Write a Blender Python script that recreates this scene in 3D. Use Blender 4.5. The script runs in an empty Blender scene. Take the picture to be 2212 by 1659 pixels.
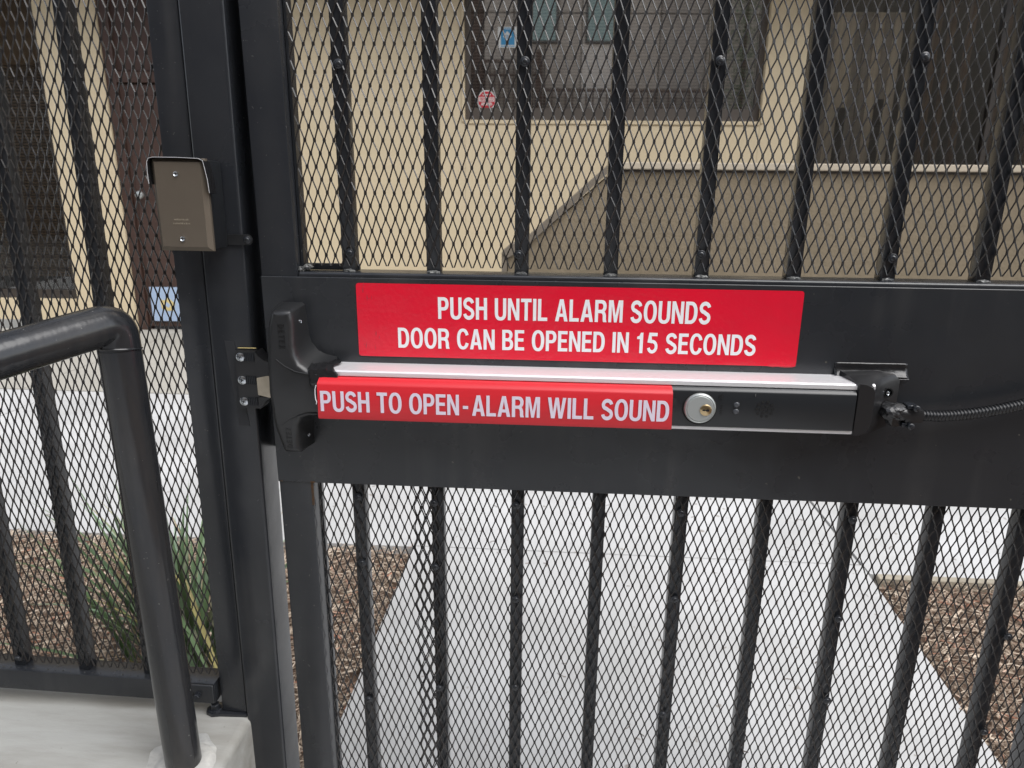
import bpy, bmesh, math, random
from mathutils import Vector, Matrix, Euler
from mathutils.geometry import tessellate_polygon
R = math.radians
random.seed(7)
S = bpy.context.scene
COL = S.collection

# ------------------------------------------------------------------ camera, sky, sun, exposure
cam_d = bpy.data.cameras.new('camera'); cam = bpy.data.objects.new('camera', cam_d); COL.objects.link(cam)
yaw, pitch, roll = 0.0673305, 0.2692483, 0.0097308
fwd = Vector((-math.sin(yaw)*math.cos(pitch), math.cos(yaw)*math.cos(pitch), -math.sin(pitch)))
rt0 = Vector((math.cos(yaw), math.sin(yaw), 0)); up0 = rt0.cross(fwd)
rt = rt0*math.cos(roll)+up0*math.sin(roll); up = -rt0*math.sin(roll)+up0*math.cos(roll)
m3 = Matrix((rt, up, -fwd)).transposed()
cam.matrix_world = Matrix.Translation((0.294495, -0.934786, 1.310471)) @ m3.to_4x4()
cam_d.sensor_width = 36; cam_d.lens = 36*1499.7/2212
cam_d.clip_start = 0.02; cam_d.clip_end = 400
cam_d.dof.use_dof = True; cam_d.dof.focus_distance = 0.95; cam_d.dof.aperture_fstop = 11
S.camera = cam

W = bpy.data.worlds.new('World'); S.world = W; W.use_nodes = True
nt = W.node_tree; nt.nodes.clear()
sky = nt.nodes.new('ShaderNodeTexSky'); sky.sky_type = 'NISHITA'; sky.sun_disc = False
SUN_EL, SUN_AZ = R(56), R(128)
sky.sun_elevation = SUN_EL; sky.sun_rotation = SUN_AZ; sky.dust_density = 1.5; sky.ozone_density = 1.0; sky.air_density = 1.0
hs = nt.nodes.new('ShaderNodeHueSaturation'); hs.inputs['Saturation'].default_value = 0.32
bg = nt.nodes.new('ShaderNodeBackground'); bg.inputs['Strength'].default_value = 0.15
wo = nt.nodes.new('ShaderNodeOutputWorld')
nt.links.new(sky.outputs[0], hs.inputs['Color']); nt.links.new(hs.outputs[0], bg.inputs[0]); nt.links.new(bg.outputs[0], wo.inputs[0])
sd = bpy.data.lights.new('sun', 'SUN'); sd.energy = 1.3; sd.angle = R(50); sd.color = (1, .985, .965)
sun = bpy.data.objects.new('sun', sd); COL.objects.link(sun)
# direction towards the sun: azimuth measured like the sky texture (from +Y towards +X)
dsun = Vector((math.sin(SUN_AZ)*math.cos(SUN_EL), math.cos(SUN_AZ)*math.cos(SUN_EL), math.sin(SUN_EL)))
sun.rotation_euler = dsun.to_track_quat('Z', 'Y').to_euler()
S.view_settings.view_transform = 'Standard'; S.view_settings.look = 'None'
S.view_settings.exposure = 1.1; S.view_settings.gamma = 1; S.view_settings.use_curve_mapping = False

# ------------------------------------------------------------------ materials
def newmat(name):
    m = bpy.data.materials.new(name); m.use_nodes = True
    n = m.node_tree.nodes; return m, n, m.node_tree.links, n['Principled BSDF']

def mat(name, col, rough=.5, metal=0, col2=None, nscale=8, ndetail=6, bump=0, bscale=60, spec=.5,
        coat=0, stretch=None, rvar=0, contrast=(.35, .65), bump2=0, b2scale=8, speck=None):
    m, n, l, p = newmat(name)
    p.inputs['Base Color'].default_value = (*col, 1); p.inputs['Roughness'].default_value = rough
    p.inputs['Metallic'].default_value = metal; p.inputs['Specular IOR Level'].default_value = spec
    p.inputs['Coat Weight'].default_value = coat; p.inputs['Coat Roughness'].default_value = .08
    tc = n.new('ShaderNodeTexCoord'); vec = tc.outputs['Object']
    if stretch:
        mp = n.new('ShaderNodeMapping'); mp.inputs['Scale'].default_value = stretch
        l.new(vec, mp.inputs[0]); vec2 = mp.outputs[0]
    else: vec2 = vec
    last = None
    if col2:
        nz = n.new('ShaderNodeTexNoise'); nz.inputs['Scale'].default_value = nscale; nz.inputs['Detail'].default_value = ndetail
        nz.inputs['Roughness'].default_value = .62
        l.new(vec2, nz.inputs['Vector'])
        cr = n.new('ShaderNodeValToRGB'); cr.color_ramp.elements[0].position = contrast[0]; cr.color_ramp.elements[1].position = contrast[1]
        cr.color_ramp.elements[0].color = (*col, 1); cr.color_ramp.elements[1].color = (*col2, 1)
        l.new(nz.outputs['Fac'], cr.inputs[0]); last = cr.outputs[0]
    if speck:
        scol, sscale, th = speck
        n2 = n.new('ShaderNodeTexNoise'); n2.inputs['Scale'].default_value = sscale; n2.inputs['Detail'].default_value = 2
        l.new(vec, n2.inputs['Vector'])
        c2 = n.new('ShaderNodeValToRGB'); c2.color_ramp.elements[0].position = th; c2.color_ramp.elements[1].position = th+.03
        l.new(n2.outputs['Fac'], c2.inputs[0])
        mx = n.new('ShaderNodeMixRGB'); l.new(c2.outputs[0], mx.inputs[0])
        if last: l.new(last, mx.inputs[1])
        else: mx.inputs[1].default_value = (*col, 1)
        mx.inputs[2].default_value = (*scol, 1); last = mx.outputs[0]
    if last: l.new(last, p.inputs['Base Color'])
    if rvar:
        n3 = n.new('ShaderNodeTexNoise'); n3.inputs['Scale'].default_value = 14; n3.inputs['Detail'].default_value = 5; l.new(vec, n3.inputs['Vector'])
        mr = n.new('ShaderNodeMapRange'); mr.inputs[3].default_value = rough-rvar; mr.inputs[4].default_value = rough+rvar
        l.new(n3.outputs['Fac'], mr.inputs[0]); l.new(mr.outputs[0], p.inputs['Roughness'])
    nrm = None
    for st, sc, det in ((bump, bscale, 4), (bump2, b2scale, 3)):
        if st:
            nb = n.new('ShaderNodeTexNoise'); nb.inputs['Scale'].default_value = sc; nb.inputs['Detail'].default_value = det; l.new(vec2 if stretch else vec, nb.inputs['Vector'])
            bp = n.new('ShaderNodeBump'); bp.inputs['Strength'].default_value = st; bp.inputs['Distance'].default_value = .3/sc
            l.new(nb.outputs['Fac'], bp.inputs['Height'])
            if nrm: l.new(nrm, bp.inputs['Normal'])
            nrm = bp.outputs[0]
    if nrm: l.new(nrm, p.inputs['Normal'])
    return m

BLK = (.0165, .0185, .0225)
M = {}
M['paint'] = mat('black_paint', BLK, .25, col2=(.024, .0255, .0285), nscale=5, bump=.06, bscale=500, bump2=.08, b2scale=9, rvar=.07, speck=((.09, .09, .085), 260, .735))
M['plate'] = mat('plate_black_paint', (.0175, .0195, .023), .28, col2=(.023, .0245, .027), nscale=3.5, bump=.05, bscale=420, bump2=.10, b2scale=5, rvar=.08, speck=((.10, .095, .08), 120, .765))
M['mesh'] = mat('mesh_black_paint', (.014, .0135, .0145), .23, col2=(.026, .023, .021), nscale=30, bump=.1, bscale=300)
def add_wear(m, amount, col=(.20, .19, .175)):
    n, l = m.node_tree.nodes, m.node_tree.links; p = n['Principled BSDF']; bc = p.inputs['Base Color']
    src = bc.links[0].from_socket
    tc = n.new('ShaderNodeTexCoord'); mp = n.new('ShaderNodeMapping'); mp.inputs['Scale'].default_value = (26, 26, 2.2); l.new(tc.outputs['Object'], mp.inputs[0])
    a = n.new('ShaderNodeTexNoise'); a.inputs['Scale'].default_value = 1; a.inputs['Detail'].default_value = 8; a.inputs['Distortion'].default_value = .6; l.new(mp.outputs[0], a.inputs['Vector'])
    b_ = n.new('ShaderNodeTexNoise'); b_.inputs['Scale'].default_value = 4.5; b_.inputs['Detail'].default_value = 7; l.new(tc.outputs['Object'], b_.inputs['Vector'])
    mu = n.new('ShaderNodeMath'); mu.operation = 'MULTIPLY'; l.new(a.outputs['Fac'], mu.inputs[0]); l.new(b_.outputs['Fac'], mu.inputs[1])
    mr = n.new('ShaderNodeMapRange'); mr.inputs[1].default_value = .27; mr.inputs[2].default_value = .46; mr.inputs[3].default_value = 0; mr.inputs[4].default_value = amount; l.new(mu.outputs[0], mr.inputs[0])
    mx = n.new('ShaderNodeMixRGB'); l.new(mr.outputs[0], mx.inputs[0]); l.new(src, mx.inputs[1]); mx.inputs[2].default_value = (*col, 1); l.new(mx.outputs[0], bc)
add_wear(M['paint'], .10); add_wear(M['plate'], .10)
M['plastic'] = mat('black_plastic', (.017, .0175, .0185), .32, bump=.12, bscale=900, rvar=.05)
M['plastic_dark'] = mat('black_hard_plastic', (.014, .014, .015), .3, bump=.05, bscale=900)
M['moulded'] = mat('moulded_letter', (.004, .004, .0045), .3)
M['cover'] = mat('black_bar_cover', (.015, .0165, .0185), .30, bump=.04, bscale=700)
M['tape'] = mat('black_tape', (.013, .013, .014), .24, bump=.25, bscale=90, bump2=.2, b2scale=25)
M['tape_matte'] = mat('matte_tape', (.020, .021, .024), .55, bump=.1, bscale=60)
M['tape_edge'] = mat('tape_edge', (.55, .55, .56), .6)
M['pipe'] = mat('pipe_paint', (.015, .0165, .0195), .20, col2=(.025, .024, .024), nscale=9, stretch=(3, 3, .7), bump=.03, bscale=90, bump2=.04, b2scale=10, rvar=.09, speck=((.12, .12, .11), 190, .74))
add_wear(M['pipe'], .10)
M['red_sign'] = mat('red_vinyl', (.70, .007, .028), .22, col2=(.64, .010, .032), nscale=4, bump=.25, bscale=170, coat=.5, bump2=.12, b2scale=7)
M['red_scuff'] = mat('scuffed_red', (.36, .02, .03), .5)
M['red_bar'] = mat('red_plastic', (.60, .017, .026), .42, bump=.15, bscale=300, stretch=(.05, 1, 1), col2=(.55, .014, .024), nscale=60)
M['white'] = mat('white_vinyl', (.80, .80, .82), .35)
M['lavender'] = mat('white_print', (.70, .62, .72), .4)
M['alu'] = mat('brushed_aluminium', (.80, .79, .80), .50, metal=.55, bump=.1, bscale=400, stretch=(.02, 1, 1))
M['alu_lip'] = mat('aluminium_lip', (.85, .85, .86), .38, metal=.6)
M['chrome'] = mat('zinc_screw', (.62, .66, .70), .25, metal=1)
M['satin'] = mat('satin_chrome', (.42, .44, .43), .38, metal=.6, bump=.05, bscale=500)
M['brass'] = mat('brass', (.55, .42, .24), .28, metal=1, bump=.1, bscale=300)
M['steel'] = mat('latch_steel', (.42, .37, .29), .42, metal=.8, bump=.3, bscale=200, col2=(.52, .46, .37), nscale=50)
M['hole'] = mat('dark_hole', (.002, .002, .002), .8)
M['bronze'] = mat('bronze_plate', (.155, .128, .10), .30, metal=.45, col2=(.175, .147, .115), nscale=5, bump=.04, bscale=300)
M['bronze_text'] = mat('stamped_text', (.27, .23, .17), .4)
M['screwblk'] = mat('black_screw', (.018, .02, .024), .26)
M['weld'] = mat('weld_bead', (.06, .062, .065), .28, bump=.5, bscale=250, col2=(.16, .16, .15), nscale=120)
M['rust'] = mat('rusty_paint', (.10, .045, .012), .8, col2=(.03, .025, .02), nscale=90)
M['lamp_led'] = mat('clear_lens', (.06, .063, .07), .25)
M['beige'] = mat('beige_stucco', (.60, .495, .33), .85, col2=(.64, .53, .36), nscale=1.2, bump=.8, bscale=120, contrast=(.2, .8), speck=((.50, .41, .28), 60, .70))
M['cream'] = mat('cream_trim', (.42, .36, .275), .7, bump=.2, bscale=80)
M['brownst'] = mat('brown_stucco', (.175, .140, .092), .92, col2=(.21, .168, .112), nscale=2, bump=1.0, bscale=75, bump2=.5, b2scale=30, speck=((.30, .25, .18), 150, .70))
M['browncap'] = mat('brown_coping', (.15, .125, .095), .8, bump=.3, bscale=90)
M['brownpaint'] = mat('brown_door_paint', (.050, .026, .019), .5, col2=(.060, .032, .024), nscale=3, bump=.1, bscale=100)
M['bronzeframe'] = mat('dark_bronze_frame', (.042, .034, .028), .4)
M['frame2'] = mat('taupe_frame', (.085, .070, .058), .5)
M['blind'] = mat('taupe_blind', (.38, .335, .295), .7)
M['blind_dk'] = mat('brown_blind', (.19, .125, .07), .7)
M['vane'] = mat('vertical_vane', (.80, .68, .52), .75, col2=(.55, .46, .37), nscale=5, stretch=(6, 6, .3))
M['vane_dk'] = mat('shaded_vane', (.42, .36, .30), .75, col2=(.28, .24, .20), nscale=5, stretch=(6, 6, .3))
M['interior'] = mat('dark_interior', (.020, .018, .016), .9)
M['step'] = mat('grey_step', (.30, .30, .29), .8)
M['concrete'] = mat('pale_concrete', (.375, .372, .362), .85, col2=(.52, .52, .518), nscale=1.5, ndetail=12, bump=.5, bscale=110, bump2=.25, b2scale=14, contrast=(.28, .66), speck=((.27, .25, .23), 22, .69))
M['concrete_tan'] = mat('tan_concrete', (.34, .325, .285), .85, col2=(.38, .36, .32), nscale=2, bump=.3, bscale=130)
M['curb'] = mat('trowelled_concrete', (.36, .36, .34), .80, col2=(.17, .155, .13), nscale=3.2, ndetail=10, bump=.25, bscale=220, stretch=(.45, 2.2, 2.2), bump2=.12, b2scale=9, contrast=(.38, .70), speck=((.22, .21, .19), 110, .74))
M['grout'] = mat('rough_grout', (.50, .49, .46), .9, col2=(.30, .30, .29), nscale=25, bump=.7, bscale=90, speck=((.25, .16, .07), 50, .72))
M['soil'] = mat('bark_soil', (.07, .045, .03), .95, col2=(.14, .09, .06), nscale=40, bump=1, bscale=120)
M['edging'] = mat('old_edging', (.36, .32, .25), .9, col2=(.26, .23, .18), nscale=25, bump=.6, bscale=60)
M['asphalt'] = mat('street_asphalt', (.055, .055, .055), .9, col2=(.075, .074, .07), nscale=30, bump=.5, bscale=300)
M['taupe'] = mat('taupe_cladding', (.34, .295, .25), .8, col2=(.37, .325, .28), nscale=1.5, bump=.1, bscale=60)
M['taupe_light'] = mat('pale_cladding', (.50, .45, .40), .8, col2=(.55, .50, .445), nscale=1.5)
M['taupe_mid'] = mat('grey_cladding', (.27, .235, .205), .8, col2=(.30, .265, .23), nscale=1.5)
M['teal'] = mat('teal_pane', (.20, .28, .26), .12)
M['dkwood'] = mat('dark_wood', (.045, .026, .018), .7, col2=(.07, .04, .026), nscale=12, stretch=(4, 4, .5))
M['brownpost'] = mat('brown_post', (.16, .10, .06), .7, col2=(.20, .13, .085), nscale=12, stretch=(4, 4, .5))
M['bluepaper'] = mat('pale_blue_paper', (.36, .46, .62), .6)
M['blueprint'] = mat('blue_print', (.05, .28, .52), .5)
M['paper'] = mat('poster_paper', (.72, .72, .68), .6)
M['yellow'] = mat('yellow_print', (.62, .50, .22), .6)
M['stickerred'] = mat('sticker_red', (.50, .02, .035), .45)

def leafmat(name, ramp, rough=.45, island=False):
    m, n, l, p = newmat(name)
    if island:
        g = n.new('ShaderNodeNewGeometry'); src = g.outputs['Random Per Island']
    else:
        g = n.new('ShaderNodeObjectInfo'); src = g.outputs['Random']
    cr = n.new('ShaderNodeValToRGB'); e = cr.color_ramp.elements
    while len(e) < len(ramp): e.new(.5)
    for i, (pos, c) in enumerate(ramp): e[i].position = pos; e[i].color = (*c, 1)
    l.new(src, cr.inputs[0])
    nz = n.new('ShaderNodeTexNoise'); nz.inputs['Scale'].default_value = 35; nz.inputs['Detail'].default_value = 4
    tc = n.new('ShaderNodeTexCoord'); l.new(tc.outputs['Object'], nz.inputs['Vector'])
    mr = n.new('ShaderNodeMapRange'); mr.inputs[3].default_value = .75; mr.inputs[4].default_value = 1.25; l.new(nz.outputs['Fac'], mr.inputs[0])
    mx = n.new('ShaderNodeMixRGB'); mx.blend_type = 'MULTIPLY'; mx.inputs[0].default_value = 1
    l.new(cr.outputs[0], mx.inputs[1]); l.new(mr.outputs[0], mx.inputs[2]); l.new(mx.outputs[0], p.inputs['Base Color'])
    p.inputs['Roughness'].default_value = rough
    return m
M['flax'] = leafmat('flax_leaf', [(0, (.070, .12, .055)), (.35, (.12, .19, .085)), (.6, (.19, .27, .14)), (.75, (.27, .38, .27)), (.90, (.36, .27, .17)), (.97, (.40, .35, .14))])
M['mulch'] = leafmat('shredded_bark', [(0, (.10, .072, .052)), (.22, (.26, .195, .145)), (.55, (.47, .375, .285)), (.88, (.68, .58, .46)), (.975, (.42, .19, .12))], .85, True)
M['treeleaf'] = leafmat('tree_leaf', [(0, (.03, .055, .02)), (1, (.07, .11, .045))], .5, True)

def glassmat(name, refl, tint, rough=.02):
    m, n, l, p = newmat(name); n.remove(p)
    t = n.new('ShaderNodeBsdfTransparent'); t.inputs[0].default_value = (*tint, 1)
    g = n.new('ShaderNodeBsdfGlossy'); g.inputs[0].default_value = (.9, .9, .9, 1); g.inputs['Roughness'].default_value = rough
    fr = n.new('ShaderNodeFresnel'); fr.inputs[0].default_value = 1.5
    ad = n.new('ShaderNodeMath'); ad.operation = 'ADD'; ad.inputs[1].default_value = refl; ad.use_clamp = True
    l.new(fr.outputs[0], ad.inputs[0])
    mx = n.new('ShaderNodeMixShader'); l.new(ad.outputs[0], mx.inputs[0])
    l.new(t.outputs[0], mx.inputs[1]); l.new(g.outputs[0], mx.inputs[2]); l.new(mx.outputs[0], n['Material Output'].inputs[0])
    return m
M['glass'] = glassmat('reflective_window_glass', .42, (.80, .77, .73))
M['glass_dk'] = glassmat('clear_window_glass', .0, (.9, .9, .88))

# ------------------------------------------------------------------ geometry helpers
OFF = {}   # world offset of a root, so that geometry may be given in scene coordinates
def root(name, loc, label, cat, group=None, rot=(0, 0, 0), kind=None):
    o = bpy.data.objects.new(name, None); COL.objects.link(o); o.location = loc; o.rotation_euler = rot
    o.empty_display_size = .05
    o['label'] = label; o['category'] = cat
    if group: o['group'] = group
    if kind: o['kind'] = kind
    OFF[o.name] = Vector(loc) if rot == (0, 0, 0) else Vector((0, 0, 0))
    return o

def tag(o, label, cat, group=None):
    o['label'] = label; o['category'] = cat
    if group: o['group'] = group
    return o

class B:
    def __init__(s): s.v = []; s.f = []
    def add(s, vs, fs):
        k = len(s.v); s.v += [tuple(v) for v in vs]; s.f += [tuple(i+k for i in f) for f in fs]; return s
    def box(s, x0, x1, y0, y1, z0, z1, bev=0, seg=1, mtx=None):
        bm = bmesh.new(); bmesh.ops.create_cube(bm, size=1)
        for v in bm.verts: v.co = Vector(((x0+x1)/2+v.co.x*(x1-x0), (y0+y1)/2+v.co.y*(y1-y0), (z0+z1)/2+v.co.z*(z1-z0)))
        if bev: bmesh.ops.bevel(bm, geom=bm.edges[:], offset=bev, segments=seg, affect='EDGES', profile=.6)
        if mtx: bm.transform(mtx)
        bm.verts.index_update(); s.add([v.co[:] for v in bm.verts], [[v.index for v in f.verts] for f in bm.faces]); bm.free(); return s
    def tube(s, pts, r, n=16, cap=True, radii=None):
        pts = [Vector(p) for p in pts]; rings = []
        t0 = (pts[1]-pts[0]).normalized(); ref = Vector((0, 0, 1)) if abs(t0.z) < .9 else Vector((1, 0, 0))
        u = t0.cross(ref).normalized(); vs = []
        for i, p in enumerate(pts):
            if i == 0: t = (pts[1]-p).normalized()
            elif i == len(pts)-1: t = (p-pts[i-1]).normalized()
            else: t = ((pts[i+1]-p).normalized()+(p-pts[i-1]).normalized()).normalized()
            u = (u-t*u.dot(t)).normalized(); w = t.cross(u)
            rr = radii[i] if radii else r
            for k in range(n):
                a = 2*math.pi*k/n; vs.append(p+u*math.cos(a)*rr+w*math.sin(a)*rr)
        fs = []
        for i in range(len(pts)-1):
            for k in range(n):
                fs.append((i*n+k, i*n+(k+1) % n, (i+1)*n+(k+1) % n, (i+1)*n+k))
        if cap: fs.append(tuple(range(n))[::-1]); fs.append(tuple((len(pts)-1)*n+k for k in range(n)))
        return s.add(vs, fs)
    def lathe(s, prof, n=20, axis='y', c=(0, 0, 0)):
        """profile = [(radius, distance along axis)], front is the last one"""
        vs = []
        for r, d in prof:
            for k in range(n):
                a = 2*math.pi*k/n; x, z = r*math.cos(a), r*math.sin(a)
                vs.append({'y': (c[0]+x, c[1]+d, c[2]+z), 'x': (c[0]+d, c[1]+x, c[2]+z), 'z': (c[0]+x, c[1]+z, c[2]+d)}[axis])
        fs = [(i*n+k, i*n+(k+1) % n, (i+1)*n+(k+1) % n, (i+1)*n+k) for i in range(len(prof)-1) for k in range(n)]
        fs.append(tuple(range(n))); fs.append(tuple((len(prof)-1)*n+k for k in range(n)))
        return s.add(vs, fs)
    def loft(s, rings):
        n = len(rings[0]); vs = [p for r in rings for p in r]
        fs = [(i*n+k, i*n+(k+1) % n, (i+1)*n+(k+1) % n, (i+1)*n+k) for i in range(len(rings)-1) for k in range(n)]
        fs.append(tuple(range(n))); fs.append(tuple((len(rings)-1)*n+k for k in range(n)))
        return s.add(vs, fs)
    def prism(s, poly, y0, y1):
        """poly in x,z ; extruded y0..y1"""
        return s.loft([[(x, y0, z) for x, z in poly], [(x, y1, z) for x, z in poly]])
    def flat(s, poly, z0, z1):
        return s.loft([[(x, y, z0) for x, y in poly], [(x, y, z1) for x, y in poly]])
    def mesh(s, name, m, off=Vector((0, 0, 0)), smooth=False):
        me = bpy.data.meshes.new(name); me.from_pydata([(v[0]-off.x, v[1]-off.y, v[2]-off.z) for v in s.v], [], s.f)
        bm = bmesh.new(); bm.from_mesh(me); bmesh.ops.recalc_face_normals(bm, faces=bm.faces); bm.to_mesh(me); bm.free()
        me.materials.append(m)
        if smooth:
            for p in me.polygons: p.use_smooth = True
            try: me.set_sharp_from_angle(angle=R(42))
            except Exception: pass
        return me
    def build(s, name, m, parent=None, smooth=False, kind=None, origin=None):
        off = OFF.get(parent.name, Vector((0, 0, 0))) if parent else (Vector(origin) if origin else Vector((0, 0, 0)))
        me = s.mesh(name, M[m] if isinstance(m, str) else m, off, smooth)
        o = bpy.data.objects.new(name, me); COL.objects.link(o)
        if parent: o.parent = parent; OFF[o.name] = off
        else: o.location = off; OFF[o.name] = off
        if kind: o['kind'] = kind
        return o

def inst(name, me, parent, loc, rot=None, scale=None):
    o = bpy.data.objects.new(name, me); COL.objects.link(o); o.parent = parent
    o.location = Vector(loc)-OFF.get(parent.name, Vector((0, 0, 0)))
    if rot: o.rotation_euler = rot
    if scale: o.scale = scale
    return o

# ------------------------------------------------------------------ condensed bold sans lettering, built glyph by glyph
def arc(cx, cy, rx, ry, a0, a1, n=10, e=2.0):
    out = []
    for i in range(n+1):
        a = R(a0+(a1-a0)*i/n); c, s_ = math.cos(a), math.sin(a)
        out.append((cx+rx*math.copysign(abs(c)**(2/e), c), cy+ry*math.copysign(abs(s_)**(2/e), s_)))
    return out
def ribbon(path, w):
    L, Rr = [], []
    for i, p in enumerate(path):
        a = path[max(i-1, 0)]; b = path[min(i+1, len(path)-1)]
        t = Vector((b[0]-a[0], b[1]-a[1])).normalized(); nx, ny = -t.y*w/2, t.x*w/2
        k = 1.0
        if 0 < i < len(path)-1:
            d1 = Vector((p[0]-a[0], p[1]-a[1])).normalized(); d2 = Vector((b[0]-p[0], b[1]-p[1])).normalized()
            k = 1/max(.5, math.sqrt(max(.1, (1+d1.dot(d2))/2)))
        L.append((p[0]+nx*k, p[1]+ny*k)); Rr.append((p[0]-nx*k, p[1]-ny*k))
    return L+Rr[::-1]
v, h = .185, .155
G = {
 'I': (.185, [[(0, 0), (0, 1), (v, 1), (v, 0)]]),
 'L': (.54, [[(0, 0), (0, 1), (v, 1), (v, h), (.54, h), (.54, 0)]]),
 'T': (.60, [[(.3-v/2, 0), (.3-v/2, 1-h), (0, 1-h), (0, 1), (.6, 1), (.6, 1-h), (.3+v/2, 1-h), (.3+v/2, 0)]]),
 'H': (.65, [[(0, 0), (0, 1), (v, 1), (v, .60), (.65-v, .60), (.65-v, 1), (.65, 1), (.65, 0), (.65-v, 0), (.65-v, .44), (v, .44), (v, 0)]]),
 'E': (.56, [[(0, 0), (0, 1), (.55, 1), (.55, 1-h), (v, 1-h), (v, .595), (.51, .595), (.51, .44), (v, .44), (v, h), (.56, h), (.56, 0)]]),
 'N': (.66, [[(0, 0), (0, 1), (.19, 1), (.485, .34), (.485, 1), (.66, 1), (.66, 0), (.47, 0), (.175, .66), (.175, 0)]]),
 'M': (.80, [[(0, 0), (0, 1), (.25, 1), (.4, .32), (.55, 1), (.8, 1), (.8, 0), (.63, 0), (.63, .76), (.475, 0), (.325, 0), (.17, .76), (.17, 0)]]),
 'A': (.72, [[(0, 0), (.255, 1), (.465, 1), (.72, 0), (.525, 0), (.475, .21), (.245, .21), (.195, 0)], [(.28, .355), (.44, .355), (.36, .76)]]),
 'W': (1.02, [[(0, 1), (.19, 1), (.30, .30), (.415, 1), (.605, 1), (.72, .30), (.83, 1), (1.02, 1), (.82, 0), (.62, 0), (.51, .66), (.40, 0), (.20, 0)]]),
 'U': (.66, [[(0, 1)]+arc(.33, .32, .33, .34, 180, 360, 14, 2.3)+[(.66, 1), (.475, 1)]+arc(.33, .30, .145, .165, 360, 180, 10, 2.3)+[(.185, 1)]]),
 'O': (.73, [arc(.365, .5, .365, .52, 0, 354, 38, 2.25), arc(.365, .5, .175, .37, 0, 350, 26, 2.25)]),
 'C': (.68, [arc(.36, .5, .36, .52, 22, 338, 34, 2.25)+arc(.36, .5, .175, .37, 335, 25, 26, 2.25)]),
 'D': (.67, [[(0, 0), (0, 1)]+arc(.30, .5, .37, .5, 90, -90, 18, 2.25), [(v, h), (v, 1-h)]+arc(.29, .5, .19, .345, 90, -90, 14, 2.25)]),
 'P': (.62, [[(0, 0), (0, 1)]+arc(.33, .695, .29, .305, 90, -90, 14, 2.25)+[(v, .39), (v, 0)], [(v, .54), (v, .85)]+arc(.32, .695, .115, .155, 90, -90, 10, 2.2)]),
 'R': (.68, [[(0, 0), (0, 1)]+arc(.36, .72, .29, .28, 90, -52, 12, 2.25)+[(.60, .40), (.635, .30), (.64, .12), (.68, 0), (.48, 0), (.455, .10), (.45, .30), (.42, .385), (.34, .41), (v, .41), (v, 0)], [(v, .56), (v, .85)]+arc(.34, .705, .125, .145, 90, -90, 10, 2.2)]),
 'B': (.65, [[(0, 0), (0, 1)]+arc(.34, .755, .27, .245, 90, -58, 10, 2.25)+arc(.35, .285, .30, .285, 60, -90, 12, 2.25), [(v, .59), (v, .855)]+arc(.32, .7225, .11, .1325, 90, -90, 8, 2.1), [(v, .145), (v, .44)]+arc(.33, .2925, .135, .1475, 90, -90, 8, 2.1)]),
 'S': (.64, [ribbon(arc(.32, .725, .225, .20, 8, 225, 14)+[(.30, .53), (.36, .485)]+arc(.32, .275, .235, .205, 48, -175, 14), .175)]),
 '1': (.52, [[(.19, 0), (.19, .69), (.03, .69), (.03, .80), (.16, .84), (.235, 1), (.375, 1), (.375, 0)]]),
 '5': (.63, [ribbon([(.58, .925), (.175, .925), (.15, .56)]+arc(.31, .33, .225, .255, 104, -165, 16), .16)]),
 '-': (.34, [[(.02, .32), (.02, .47), (.32, .47), (.32, .32)]]),
 'X': (.66, [[(0, 0), (.22, .51), (.01, 1), (.22, 1), (.33, .70), (.44, 1), (.65, 1), (.44, .51), (.66, 0), (.45, 0), (.33, .32), (.21, 0)]]),
 ' ': (.26, []), '_': (.03, [])}
def lettering(text, name, m, parent, mtx, width, height, depth, gap=.095):
    """text laid in a local x,z plane facing -y, scaled to width x height, placed by mtx"""
    x = 0; b = B(); shapes = []
    for ch in text:
        w, loops = G[ch]; shapes.append((x, loops)); x += w+gap
    tot = x-gap; sx = width/tot
    for x0, loops in shapes:
        if not loops: continue
        L = [[Vector(((px+x0)*sx, py*height, 0)) for px, py in lp] for lp in loops]
        flatv = [q for lp in L for q in lp]
        tris = tessellate_polygon(L)
        b.add([mtx @ Vector((q.x, -depth, q.y)) for q in flatv], tris)
        for lp in L:
            n = len(lp)
            b.add([mtx @ Vector((q.x, -depth, q.y)) for q in lp]+[mtx @ Vector((q.x, 0, q.y)) for q in lp],
                  [(i, (i+1) % n, n+(i+1) % n, n+i) for i in range(n)])
    return b.build(name, m, parent)

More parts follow.
